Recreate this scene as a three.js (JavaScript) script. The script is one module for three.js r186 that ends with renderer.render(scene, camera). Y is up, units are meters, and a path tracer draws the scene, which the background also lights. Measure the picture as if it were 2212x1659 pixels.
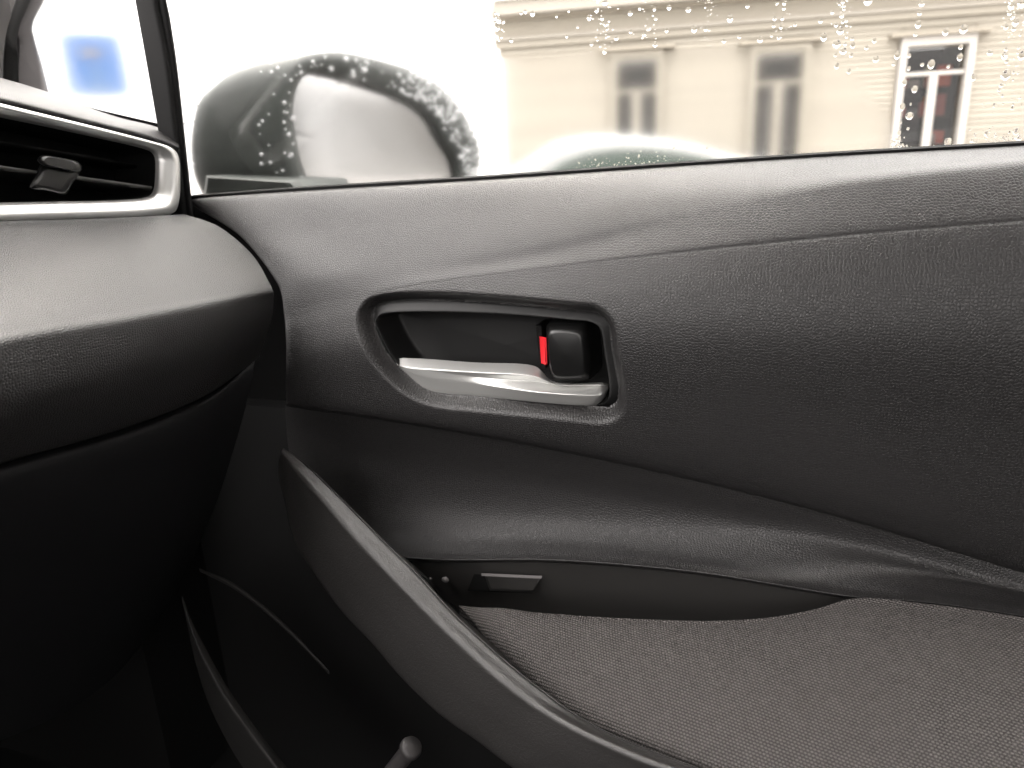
import * as THREE from 'three';
import { mergeGeometries, mergeVertices } from 'three/addons/utils/BufferGeometryUtils.js';
import { RoundedBoxGeometry } from 'three/addons/geometries/RoundedBoxGeometry.js';

// ---------------------------------------------------------------- camera, sky, sun, exposure
const W = 1024, H = 768;
const scene = new THREE.Scene();
const camera = new THREE.PerspectiveCamera(56.6, W / H, 0.02, 400);
camera.position.set(0, 1.0, 0.39);
camera.rotation.order = 'YXZ';
camera.rotation.set(THREE.MathUtils.degToRad(-17), THREE.MathUtils.degToRad(20), THREE.MathUtils.degToRad(-2.6));
camera.updateMatrixWorld(true);
camera.focus = 0.40;
camera.userData.fStop = 9;

const SKY = 1.0, EXPOSURE = 9.0;
{ // overcast sky, a little brighter overhead
  const w = 128, h = 64, d = new Float32Array(w * h * 4);
  for (let j = 0; j < h; j++) for (let i = 0; i < w; i++) {
    const el = ((j + 0.5) / h - 0.5) * Math.PI, s = Math.max(0, Math.sin(el));
    const k = el < 0 ? 0.4 : SKY * (0.25 + 1.85 * Math.pow(s, 1.25)), o = (j * w + i) * 4;
    d[o] = k; d[o + 1] = k * 0.955; d[o + 2] = k * 0.93; d[o + 3] = 1;
  }
  const t = new THREE.DataTexture(d, w, h, THREE.RGBAFormat, THREE.FloatType);
  t.mapping = THREE.EquirectangularReflectionMapping; t.magFilter = THREE.LinearFilter; t.needsUpdate = true;
  scene.background = t; scene.environment = t;
}
const sun = new THREE.DirectionalLight(0xfff4e6, 0.5);
sun.position.set(-6, 16, -9); sun.target.position.set(0, 0.8, 0);
sun.castShadow = true; sun.shadow.radius = 60; sun.shadow.mapSize.set(2048, 2048);
Object.assign(sun.shadow.camera, { left: -8, right: 8, top: 8, bottom: -8, near: 1, far: 60 });
scene.add(sun, sun.target);
const renderer = new THREE.WebGLRenderer({ antialias: true });
renderer.setSize(W, H);
renderer.toneMapping = THREE.LinearToneMapping;
renderer.toneMappingExposure = EXPOSURE;
renderer.shadowMap.enabled = true;

// ---------------------------------------------------------------- helpers
let seed = 7;
const rnd = () => { seed = (seed * 1664525 + 1013904223) >>> 0; return seed / 4294967296; };
const V = (x, y, z) => new THREE.Vector3(x, y, z);
const clamp = (x, a, b) => Math.min(b, Math.max(a, x));
const sstep = (a, b, x) => { const t = clamp((x - a) / (b - a), 0, 1); return t * t * (3 - 2 * t); };
const lerp = (a, b, t) => a + (b - a) * t;
// measured positions: a direction as the photograph was surveyed (2212 x 1659 units), met with a plane of the car
const FL = 829.5 / Math.tan(THREE.MathUtils.degToRad(56.6 / 2));
const dirOf = (px, py) => V((px - 1106) / FL, (829.5 - py) / FL, -1).applyQuaternion(camera.quaternion);
const eye = camera.position.clone();
const onZ = (px, py, z) => { const d = dirOf(px, py); return eye.clone().addScaledVector(d, (z - eye.z) / d.z); };
const onX = (px, py, x) => { const d = dirOf(px, py); return eye.clone().addScaledVector(d, (x - eye.x) / d.x); };
const onPlane = (px, py, p0, n) => { const d = dirOf(px, py); return eye.clone().addScaledVector(d, p0.clone().sub(eye).dot(n) / d.dot(n)); };
const zc = (pts) => pts.map(([a, b, c]) => onZ(a, b, c));
const xc = (pts) => pts.map(([a, b, c]) => onX(a, b, c));

function spread(pts, n, smooth = true) { // n + 1 points evenly along a curve through pts
  const c = smooth && pts.length > 2 ? new THREE.CatmullRomCurve3(pts, false, 'centripetal') : null;
  if (c) { c.arcLengthDivisions = 400; return c.getSpacedPoints(n); }
  const L = [0]; for (let i = 1; i < pts.length; i++) L.push(L[i - 1] + pts[i].distanceTo(pts[i - 1]));
  const out = [], T = L[L.length - 1];
  for (let k = 0, i = 1; k <= n; k++) { const s = T * k / n; while (i < pts.length - 1 && L[i] < s) i++; out.push(pts[i - 1].clone().lerp(pts[i], (s - L[i - 1]) / Math.max(1e-9, L[i] - L[i - 1]))); }
  return out;
}
// a sheet through a list of curves; uv in metres; rows in order, columns along the curves
function grid(rows) {
  const m = rows.length, n = rows[0].length, pos = [], uv = [], idx = [];
  const vv = new Array(n).fill(0);
  const mid = Math.floor(m / 2); const ul = [0]; for (let i = 1; i < n; i++) ul.push(ul[i - 1] + rows[mid][i].distanceTo(rows[mid][i - 1]));
  for (let j = 0; j < m; j++) for (let i = 0; i < n; i++) {
    const p = rows[j][i]; if (j) vv[i] += p.distanceTo(rows[j - 1][i]);
    pos.push(p.x, p.y, p.z); uv.push(ul[i], -vv[i]);
  }
  for (let j = 0; j < m - 1; j++) for (let i = 0; i < n - 1; i++) { const a = j * n + i, b = a + 1, c = a + n, d = c + 1; idx.push(a, c, b, b, c, d); }
  const g = new THREE.BufferGeometry();
  g.setAttribute('position', new THREE.Float32BufferAttribute(pos, 3));
  g.setAttribute('uv', new THREE.Float32BufferAttribute(uv, 2));
  g.setIndex(idx); g.computeVertexNormals();
  return g;
}
function loftRows(curves, nu, nv, smooth = true) {
  const C = curves.map((c) => spread(c, nu)), rows = Array.from({ length: nv + 1 }, () => []);
  for (let i = 0; i <= nu; i++) {
    const col = C.map((c) => c[i]);
    let pts;
    if (smooth && col.length > 2) { const cr = new THREE.CatmullRomCurve3(col, false, 'centripetal'); pts = []; for (let k = 0; k <= nv; k++) pts.push(cr.getPoint(k / nv)); }
    else pts = spread(col, nv, false);
    pts.forEach((p, k) => rows[k].push(p));
  }
  return rows;
}
const loft = (curves, nu, nv, smooth) => grid(loftRows(curves, nu, nv, smooth));
// closed ring lofted along: sections[k] = closed list of points
function tubeOf(sections, caps = true) {
  const n = sections[0].length, rows = sections.map((s) => [...s, s[0]]);
  const g = grid(rows);
  if (!caps) return g;
  const parts = [g.toNonIndexed ? g : g];
  for (const s of [sections[0], sections[sections.length - 1]]) {
    const c = s.reduce((a, p) => a.add(p), V(0, 0, 0)).multiplyScalar(1 / n), pos = [c.x, c.y, c.z], uv = [0, 0], idx = [];
    s.forEach((p, i) => { pos.push(p.x, p.y, p.z); uv.push(p.x + p.z, p.y); const a = 1 + i, b = 1 + (i + 1) % n; s === sections[0] ? idx.push(0, a, b) : idx.push(0, b, a); });
    const cg = new THREE.BufferGeometry(); cg.setAttribute('position', new THREE.Float32BufferAttribute(pos, 3)); cg.setAttribute('uv', new THREE.Float32BufferAttribute(uv, 2)); cg.setIndex(idx); cg.computeVertexNormals(); parts.push(cg);
  }
  return mergeGeometries(parts);
}
function box(w, h, d, x, y, z, r = 0) { const g = r ? new RoundedBoxGeometry(w, h, d, 3, r) : new THREE.BoxGeometry(w, h, d); g.translate(x, y, z); if (r) { for (const k of Object.keys(g.attributes)) if (!['position', 'normal', 'uv'].includes(k)) g.deleteAttribute(k); } return g.index ? g : mergeVertices(g); }
function mesh(name, geo, mat, parent = scene) {
  const g = Array.isArray(geo) ? mergeGeometries(geo.map((q) => q.index ? q.toNonIndexed() : q)) : geo;
  const o = new THREE.Mesh(g, mat); o.name = name; o.castShadow = o.receiveShadow = true; parent.add(o); return o;
}
const count = {};
function thing(name, label, category, at = [0, 0, 0], group) {
  const k = count[name] = (count[name] ?? -1) + 1;
  const o = new THREE.Group(); o.name = k ? `${name}_${String(k).padStart(3, '0')}` : name; o.position.set(...at);
  o.userData = { label, category }; if (group) o.userData.group = group; scene.add(o); return o;
}
function mass(o, label, category) { o.userData = { label, category, kind: 'stuff' }; return o; }
function structure(o, label) { o.userData = { kind: 'structure', label }; return o; }

// ---------------------------------------------------------------- textures
function tex(n, f, srgb = false) {
  const d = new Uint8Array(n * n * 4);
  for (let j = 0; j < n; j++) for (let i = 0; i < n; i++) { const v = f(i / n, j / n, i, j), o = (j * n + i) * 4, a = Array.isArray(v); d[o] = clamp(a ? v[0] : v, 0, 1) * 255; d[o + 1] = clamp(a ? v[1] : v, 0, 1) * 255; d[o + 2] = clamp(a ? v[2] : v, 0, 1) * 255; d[o + 3] = 255; }
  const t = new THREE.DataTexture(d, n, n); t.wrapS = t.wrapT = THREE.RepeatWrapping; t.magFilter = THREE.LinearFilter; t.minFilter = THREE.LinearMipmapLinearFilter; t.generateMipmaps = true;
  if (srgb) t.colorSpace = THREE.SRGBColorSpace; t.needsUpdate = true; return t;
}
const sized = (t, s, s2 = s) => { const c = t.clone(); c.repeat.set(1 / s, 1 / s2); c.needsUpdate = true; return c; };
function lattice(n) { const a = new Float32Array(n * n); for (let i = 0; i < a.length; i++) a[i] = rnd(); return (x, y) => { x *= n; y *= n; const i = Math.floor(x), j = Math.floor(y), u = x - i, v = y - j, q = (p, r) => a[((r % n + n) % n) * n + (p % n + n) % n], s = u * u * (3 - 2 * u), t = v * v * (3 - 2 * v); return lerp(lerp(q(i, j), q(i + 1, j), s), lerp(q(i, j + 1), q(i + 1, j + 1), s), t); }; }
const L8 = lattice(8), L32 = lattice(32), L128 = lattice(128), L400 = lattice(400);
function cells(n) { // tileable cell pattern: distance between nearest two seeds
  const p = new Float32Array(n * n * 2); for (let i = 0; i < p.length; i++) p[i] = 0.1 + 0.8 * rnd();
  return (x, y) => {
    x *= n; y *= n; const i = Math.floor(x), j = Math.floor(y); let a = 9, b = 9;
    for (let dj = -2; dj <= 2; dj++) for (let di = -2; di <= 2; di++) { const ii = ((i + di) % n + n) % n, jj = ((j + dj) % n + n) % n, o = (jj * n + ii) * 2, ex = i + di + p[o] - x, ey = j + dj + p[o + 1] - y, d = Math.sqrt(ex * ex + ey * ey); if (d < a) { b = a; a = d; } else if (d < b) b = d; }
    return [a, b - a];
  };
}
const cellsA = cells(46);
const leatherBump = tex(1024, (x, y) => {
  const wx = x + 0.006 * (L32(x, y) - 0.5), wy = y + 0.006 * (L32(y + 0.3, x) - 0.5);
  const [a, e] = cellsA(wx, wy);
  return 0.82 * sstep(0.0, 0.42, e) * (1 - 0.25 * a) + 0.1 * L128(x, y) + 0.08 * L400(x, y);
});
const grainBump = tex(1024, (x, y) => 0.45 * L400(x, y) + 0.35 * L128(x, y) + 0.2 * L32(x, y));
const fineGrain = tex(1024, (x, y) => 0.6 * L400(x, y) + 0.4 * L128(x + 0.3, y));
const weave = (x, y, N = 36) => { // basket of small rounded knots, every second row shifted half a knot
  const r = y * N, j = Math.floor(r), q = x * N + (j % 2 ? 0.5 : 0), i = Math.floor(q), u = q - i - 0.5, v = r - j - 0.5;
  const k = 1 - sstep(0.25, 0.52, Math.hypot(u * 0.92, v * 1.05)); return [k, i, j];
};
const weaveBump = tex(1024, (x, y) => 0.75 * weave(x, y)[0] + 0.12 * L400(x, y) + 0.13 * L32(x, y));
const weaveColor = tex(1024, (x, y) => { const [k, i, j] = weave(x, y); const h = Math.sin(i * 12.9 + j * 78.2) * 43758.5, v = 0.36 + 0.55 * k + 0.1 * ((h - Math.floor(h)) - 0.5) + 0.12 * (L128(x, y) - 0.5); return [v, v * 0.975, v * 0.95]; });
const patchRough = tex(512, (x, y) => 0.93 + 0.07 * (0.6 * L8(x, y) + 0.4 * L32(x, y)));

// ---------------------------------------------------------------- materials
const S = (o) => new THREE.MeshStandardMaterial(o), P = (o) => new THREE.MeshPhysicalMaterial(o);
const rgb = (r, g = r, b = r) => new THREE.Color().setRGB(r, g, b);
const M = {
  leather: P({ color: rgb(0.0165, 0.0157, 0.0158), ior: 1.5, roughness: 0.45, roughnessMap: sized(patchRough, 0.21), bumpMap: sized(leatherBump, 0.076), bumpScale: 0.0002, specularIntensity: 1 }),
  padLeather: P({ color: rgb(0.0165, 0.0157, 0.0158), ior: 1.5, roughness: 0.45, roughnessMap: sized(patchRough, 0.21), bumpMap: sized(leatherBump, 0.062), bumpScale: 0.00022 }),
  plastic: P({ color: rgb(0.018, 0.017, 0.0165), roughness: 0.45, bumpMap: sized(fineGrain, 0.12), bumpScale: 0.00016 }),
  smoothPlastic: P({ color: rgb(0.02, 0.019, 0.018), roughness: 0.55, bumpMap: sized(grainBump, 0.2), bumpScale: 0.00003 }),
  black: P({ color: rgb(0.005), roughness: 0.65, specularIntensity: 0.35 }),
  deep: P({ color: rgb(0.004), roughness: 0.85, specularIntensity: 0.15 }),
  bowl: P({ color: rgb(0.006), roughness: 0.6, specularIntensity: 0.7 }),
  bezel: P({ color: rgb(0.008), roughness: 0.55 }),
  gloss: P({ color: rgb(0.006), roughness: 0.3 }),
  rubber: P({ color: rgb(0.006), roughness: 0.75, specularIntensity: 0.3 }),
  carpet: S({ color: rgb(0.008, 0.0085, 0.0095), roughness: 1 }),
  fabric: P({ color: rgb(0.125, 0.119, 0.118), map: sized(weaveColor, 0.060), roughness: 0.95, bumpMap: sized(weaveBump, 0.060), bumpScale: 0.0012, specularIntensity: 0.4 }),
  silver: P({ color: rgb(0.6, 0.6, 0.585), metalness: 0.75, roughness: 0.42, bumpMap: sized(grainBump, 0.1), bumpScale: 0.00001 }),
  chrome: P({ color: rgb(0.62, 0.62, 0.61), metalness: 0.85, roughness: 0.38 }),
  red: S({ color: rgb(0.75, 0.02, 0.03), roughness: 0.45 }),
  grey: S({ color: rgb(0.16, 0.15, 0.15), roughness: 0.6 }),
  rod: S({ color: rgb(0.03, 0.028, 0.028), roughness: 0.5 }),
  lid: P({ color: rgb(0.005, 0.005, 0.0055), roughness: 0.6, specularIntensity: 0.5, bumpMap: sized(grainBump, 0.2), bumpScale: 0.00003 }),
  pillar: S({ color: rgb(0.05, 0.045, 0.046), roughness: 0.8 }),
  frameWhite: S({ color: rgb(0.4, 0.38, 0.355), roughness: 0.7 }),
  beadGlint: P({ color: rgb(0.6, 0.61, 0.62), roughness: 0.25 }),  // water beads: glint of the sky put in as pale colour
  rim: P({ color: rgb(0.013, 0.0125, 0.012), roughness: 0.55, specularIntensity: 0.5 }),
  headliner: S({ color: rgb(0.62, 0.61, 0.59), roughness: 1 }),
  paint: P({ color: rgb(0.03, 0.034, 0.031), roughness: 0.55, specularIntensity: 0.7 }),
  mirror: P({ color: rgb(0.38, 0.38, 0.38), metalness: 1, roughness: 0.22 }),
  water: P({ color: rgb(1), roughness: 0, transmission: 1, ior: 1.33, thickness: 0.002 }),
  white: S({ color: rgb(0.8, 0.79, 0.77), roughness: 0.6 }),
  siding: S({ color: rgb(0.305, 0.28, 0.236), roughness: 0.8 }),
  trimWhite: S({ color: rgb(0.33, 0.305, 0.265), roughness: 0.7 }),
  brownTrim: S({ color: rgb(0.28, 0.252, 0.208), roughness: 0.8 }),
};

// ================================================================ the door
const door = thing('front_door_panel', 'black grained car door panel with silver inner handle under the wet side window', 'car door', [0, 0, 0]);
const D = door;

// --- upper trim panel, from the window ledge down to the groove
const belt = [[412, 428], [640, 411], [1040, 387], [1500, 355], [1850, 333], [2212, 313], [2560, 292]];
const row = (pts) => zc(pts);
const upperCurves = [
  row(belt.map(([x, y], i) => [x, y, -0.053])),
  row([[413, 435, -0.055], [416, 434, -0.049], [640, 420, -0.048], [1040, 394, -0.048], [1500, 361, -0.048], [1850, 338, -0.048], [2212, 318, -0.048], [2560, 297, -0.048]]),
  row([[522, 513, -0.036], [525, 512, -0.03], [700, 500, -0.0295], [1060, 462, -0.0285], [1520, 405, -0.027], [1850, 368, -0.027], [2212, 337, -0.027], [2560, 306, -0.027]]),
  row([[600, 613, -0.016], [603, 612, -0.01], [860, 570, -0.0125], [1150, 527, -0.0115], [1560, 437, -0.016], [1850, 390, -0.016], [2212, 352, -0.016], [2560, 318, -0.016]]),
  row([[609, 641, -0.011], [612, 640, -0.007], [860, 596, -0.0080], [1160, 551, -0.0076], [1560, 456, -0.0118], [1850, 410, -0.0118], [2212, 370, -0.0118], [2560, 334, -0.0118]]),
  row([[613, 676, -0.007], [616, 675, -0.0045], [860, 618, -0.0042], [1230, 568, -0.0012], [1600, 524, 0.0022], [1850, 498, 0.0022], [2212, 468, 0.0022], [2560, 440, 0.002]]),
  row([[614, 683, -0.007], [617, 682, -0.004], [860, 624, -0.0035], [1230, 573, -0.0006], [1600, 531, 0.0025], [1850, 506, 0.0025], [2212, 476, 0.0025], [2560, 448, 0.0025]]),
  row([[615, 690, -0.006], [618, 689, -0.0033], [860, 630, -0.0026], [1230, 579, 0.0003], [1600, 538, 0.004], [1850, 513, 0.004], [2212, 484, 0.004], [2560, 456, 0.004]]),
  row([[617, 716, -0.004], [620, 715, -0.0005], [860, 680, 0.003], [1230, 650, 0.009], [1600, 620, 0.013], [1850, 604, 0.013], [2212, 585, 0.012], [2560, 570, 0.012]]),
  row([[619, 766, -0.003], [622, 765, 0.003], [860, 745, 0.007], [1230, 735, 0.013], [1600, 725, 0.0175], [1850, 725, 0.018], [2212, 740, 0.017], [2560, 760, 0.017]]),
  row([[619, 821, -0.003], [622, 820, 0.003], [860, 830, 0.005], [1230, 860, 0.009], [1600, 880, 0.0125], [1850, 905, 0.0125], [2212, 955, 0.011], [2560, 1010, 0.011]]),
  row([[619, 873, -0.006], [622, 872, 0.0], [860, 905, 0.001], [1230, 970, 0.001], [1600, 1052, 0.0], [1850, 1118, -0.001], [2212, 1226, -0.003], [2560, 1330, -0.005]]),
  row([[619, 880, -0.01], [622, 879, -0.004], [860, 913, -0.004], [1230, 979, -0.005], [1600, 1062, -0.006], [1850, 1128, -0.007], [2212, 1238, -0.009], [2560, 1342, -0.011]]),
];
mesh('gap_shade', loft([row([[330, 470, -0.055], [400, 440, -0.063], [412, 434, -0.066]]), row([[400, 560, -0.05], [500, 520, -0.05], [540, 510, -0.05]]), row([[480, 660, -0.042], [560, 625, -0.042], [620, 610, -0.042]]), row([[480, 760, -0.045], [580, 715, -0.045], [640, 700, -0.045]]), row([[440, 900, -0.055], [580, 880, -0.055], [650, 870, -0.055]]), row([[440, 1200, -0.056], [580, 1180, -0.056], [700, 1150, -0.056]])], 8, 30), M.deep, D);  // added black sheet that paints in the shade between dash and door
// opening of the handle bowl, in the panel's own x, y
const zp = (q) => q.map(([a, b]) => [702 + a * 0.3174, 594 + b * 0.3174]);
const outerPx = zp([[215, 300], [245, 225], [330, 190], [700, 170], [1200, 188], [1700, 228], [1860, 248], [1945, 330], [1985, 560], [2015, 800], [1990, 915], [1910, 965], [1600, 945], [1100, 905], [720, 865], [560, 800], [400, 655], [280, 470]]);
const bowlPx = zp([[310, 330], [330, 292], [400, 275], [800, 268], [1300, 290], [1650, 325], [1790, 340], [1850, 380], [1885, 560], [1920, 800], [1905, 880], [1850, 905], [1600, 892], [1100, 858], [740, 822], [600, 765], [450, 610], [350, 440]]);
const closed = (pts, n) => { const c = new THREE.CatmullRomCurve3(pts, true, 'centripetal'); c.arcLengthDivisions = 600; return c.getSpacedPoints(n).slice(0, n); };
const outerLine = closed(outerPx.map(([a, b]) => onZ(a, b, 0.007)), 160);
function signedInside(x, y, poly) {
  let ins = false, best = 9;
  for (let i = 0, j = poly.length - 1; i < poly.length; j = i++) {
    const a = poly[i], b = poly[j];
    if ((a.y > y) !== (b.y > y) && x < (b.x - a.x) * (y - a.y) / (b.y - a.y) + a.x) ins = !ins;
    const ex = b.x - a.x, ey = b.y - a.y, t = clamp(((x - a.x) * ex + (y - a.y) * ey) / (ex * ex + ey * ey), 0, 1), d = Math.hypot(x - a.x - ex * t, y - a.y - ey * t);
    if (d < best) best = d;
  }
  return ins ? best : -best;
}
{
  const bb = new THREE.Box2().setFromPoints(outerLine.map((p) => new THREE.Vector2(p.x, p.y))).expandByScalar(0.012);
  const rows = loftRows(upperCurves, 460, 340), flat = grid(rows).attributes.uv.clone(), inside = rows.map((r) => r.map(() => -1));
  rows.forEach((r, j) => r.forEach((p, i) => {
    if (p.x < bb.min.x || p.x > bb.max.x || p.y < bb.min.y || p.y > bb.max.y) return;
    const s = signedInside(p.x, p.y, outerLine); inside[j][i] = s;
    const k = sstep(-0.0055, 0.003, s); p.z -= 0.0115 * Math.pow(k, 1.6);
  }));
  const g = grid(rows), n = rows[0].length, idx = g.index.array, keep = [];
  for (let k = 0; k < idx.length; k += 3) { let ok = true; for (let q = 0; q < 3; q++) { const v = idx[k + q]; if (inside[Math.floor(v / n)][v % n] > 0.0036) ok = false; } if (ok) keep.push(idx[k], idx[k + 1], idx[k + 2]); }
  g.setIndex(keep); g.computeVertexNormals();
  { const p = g.attributes.position, u = g.attributes.uv; for (let k = 0; k < p.count; k++) u.setXY(k, p.getX(k), flat.getY(k)); }
  mesh('upper_trim', g, M.leather, D);
}
// --- bowl behind the handle: a lip ring, the sloping wall and the back
{
  const ring = (px, z, n = 120) => closed(px.map(([a, b]) => onZ(a, b, z)), n);
  const grow = (poly, d) => { const n = poly.length; return poly.map((p, i) => { const a = poly[(i + n - 1) % n], b = poly[(i + 1) % n], t = b.clone().sub(a).normalize(); return p.clone().add(V(t.y, -t.x, 0).multiplyScalar(d)); }); };
  const base = ring(bowlPx, 0.0);
  const cen = base.reduce((a, p) => a.add(p), V(0, 0, 0)).multiplyScalar(1 / base.length);
  const sgn = grow(base, 0.003)[0].distanceTo(cen) > base[0].distanceTo(cen) ? 1 : -1;
  const at = (d, z) => grow(base, d * sgn).map((p) => V(p.x, p.y, z));
  const outer0 = closed(outerLine, 120).map((p) => V(p.x, p.y, -0.009));
  const o2 = (() => { // match the outer line to the ring by angle order: nearest points
    return base.map((p) => { let b = outer0[0], bd = 9; for (const q of outer0) { const d = (q.x - p.x) ** 2 + (q.y - p.y) ** 2; if (d < bd) { bd = d; b = q; } } return b.clone(); });
  })();
  const mixo = (t, z) => o2.map((p, i) => { const q = p.clone().lerp(base[i], t); q.z = z; return q; });
  const secs = [mixo(0.12, -0.0135), mixo(0.3, -0.0095), mixo(0.55, -0.0088), mixo(0.8, -0.0075), mixo(0.93, -0.0068), mixo(1.0, -0.0072), at(-0.0004, -0.009)];
  mesh('handle_bezel', tubeOf(secs, false), M.bezel, D);
  const deep = [at(-0.0004, -0.009), at(-0.0006, -0.014), at(-0.0022, -0.03), at(-0.0045, -0.034)];
  const back = deep[3], c = back.reduce((a, p) => a.add(p), V(0, 0, 0)).multiplyScalar(1 / back.length);
  mesh('handle_bowl', tubeOf([...deep, back.map((p) => p.clone().lerp(c, 0.3)), back.map((p) => p.clone().lerp(c, 0.995).add(V(0, 0, 0.001)))], false), M.bowl, D);
}
// --- silver lever
{
  const z1 = (a) => zp([[a[0], a[1]]])[0];
  const line = (pts, zz) => spread(pts.map((p) => { const q = z1(p); return onZ(q[0], q[1], p[2] ?? zz); }), 60);
  const A = line([[484, 598, -0.012], [505, 568, -0.012], [600, 563, -0.013], [1000, 590, -0.013], [1440, 620, -0.013], [1490, 672, -0.012], [1545, 722, -0.012], [1640, 735, -0.013], [1885, 730, -0.016]]);
  const B = line([[486, 612, -0.010], [520, 622, -0.006], [640, 636, -0.004], [1000, 662, -0.003], [1440, 692, -0.003], [1490, 712, -0.003], [1545, 738, -0.004], [1640, 748, -0.004], [1880, 745, -0.008]]);
  const C = line([[488, 616, -0.010], [522, 628, -0.006], [640, 644, -0.0038], [1000, 690, -0.005], [1300, 715, -0.007], [1440, 722, -0.008], [1545, 744, -0.008], [1640, 752, -0.008], [1880, 750, -0.010]]);
  const E = line([[492, 622, -0.010], [530, 640, -0.006], [660, 690, -0.004], [1000, 735, -0.0042], [1250, 772, 0.0], [1450, 798, 0.003], [1580, 808, 0.0035], [1700, 815, 0.0035], [1868, 820, -0.001]]);
  const F = line([[500, 650, -0.0105], [560, 730, -0.009], [700, 792, -0.006], [1000, 826, -0.006], [1250, 848, -0.004], [1450, 866, -0.002], [1620, 880, -0.001], [1750, 888, -0.001], [1845, 888, -0.006]]);
  const G = line([[505, 655, -0.018], [565, 736, -0.020], [705, 798, -0.020], [1000, 832, -0.020], [1250, 856, -0.020], [1450, 874, -0.020], [1620, 888, -0.020], [1750, 896, -0.020], [1845, 896, -0.018]]);
  const secs = []; for (let i = 0; i <= 60; i++) {
    const k = [A[i], B[i], C[i], E[i], F[i], G[i]], s = [];
    for (let q = 0; q < 5; q++) for (const t of [0.06, 0.35, 0.65, 0.94]) s.push(k[q].clone().lerp(k[q + 1], t));
    s.push(G[i].clone().add(V(0, 0.002, -0.008)), A[i].clone().add(V(0, -0.004, -0.006)));
    secs.push(s);
  }
  const c0 = secs[0].reduce((a, p) => a.add(p), V(0, 0, 0)).multiplyScalar(1 / secs[0].length), c1 = secs[60].reduce((a, p) => a.add(p), V(0, 0, 0)).multiplyScalar(1 / secs[60].length).add(V(0.001, 0, -0.004));
  const tip = (s, c, k) => s.map((p) => p.clone().lerp(c, k));
  mesh('inner_handle', tubeOf([tip(secs[0], c0, 0.3), ...secs, tip(secs[60], c1, 0.22).map((p) => p.add(V(0.0018, 0, -0.002))), tip(secs[60], c1, 0.5).map((p) => p.add(V(0.0026, 0, -0.006)))]), M.silver, D);
}
// --- lock knob with its red mark
{
  const a = onZ(...zp([[1505, 375]])[0], -0.004), b = onZ(...zp([[1745, 378]])[0], -0.004), c = onZ(...zp([[1775, 705]])[0], -0.004), d = onZ(...zp([[1540, 712]])[0], -0.004);
  const q = (u, v, z) => { const t = a.clone().lerp(b, u), s = d.clone().lerp(c, u), p = t.lerp(s, v); p.z = z; return p; };
  const ring = (m, z, m2 = m) => { const out = [], r = 0.07; const cs = [[r, 0], [1 - r, 0], [1, r], [1, 1 - r], [1 - r, 1], [r, 1], [0, 1 - r], [0, r]]; const cv = closed(cs.map(([u, v]) => V(m + u * (1 - 2 * m), m2 + v * (1 - 2 * m2), 0)), 48); for (const p of cv) out.push(q(p.x, p.y, z + 0.0008 * (1 - Math.pow(Math.abs(2 * p.y - 1), 2.2)))); return out; };
  const k = mesh('lock_knob', tubeOf([ring(-0.14, -0.032), ring(-0.1, -0.012), ring(-0.05, -0.0085), ring(0.01, -0.0058), ring(0.05, -0.0048), ring(0.09, -0.0044), ring(0.3, -0.0042), ring(0.49, -0.0041)]), M.gloss, D);
  const R = zp([[1466, 418], [1500, 428], [1507, 610], [1478, 600]]).map((p) => p), zz = [-0.014, -0.0068, -0.0068, -0.014];
  const r = R.map((p, i) => onZ(p[0], p[1], zz[i] + 0.0022)), nrm = r[1].clone().sub(r[0]).cross(r[3].clone().sub(r[0])).normalize().multiplyScalar(0.0006);
  if (nrm.z < 0) nrm.negate();
  mesh('red_mark', tubeOf([r.map((p) => p.clone().sub(nrm)), r.map((p) => p.clone().add(nrm))]), M.red, k);
  const hp = zp([[1432, 345], [1470, 345], [1500, 640], [1470, 640]]), hz = [-0.016, -0.012, -0.012, -0.016], h = hp.map((p, i) => onZ(p[0], p[1], hz[i]));
  mesh('knob_guard', tubeOf([h.map((p) => p.clone().add(V(0, 0, -0.018))), h]), M.gloss, k);
}
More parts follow.
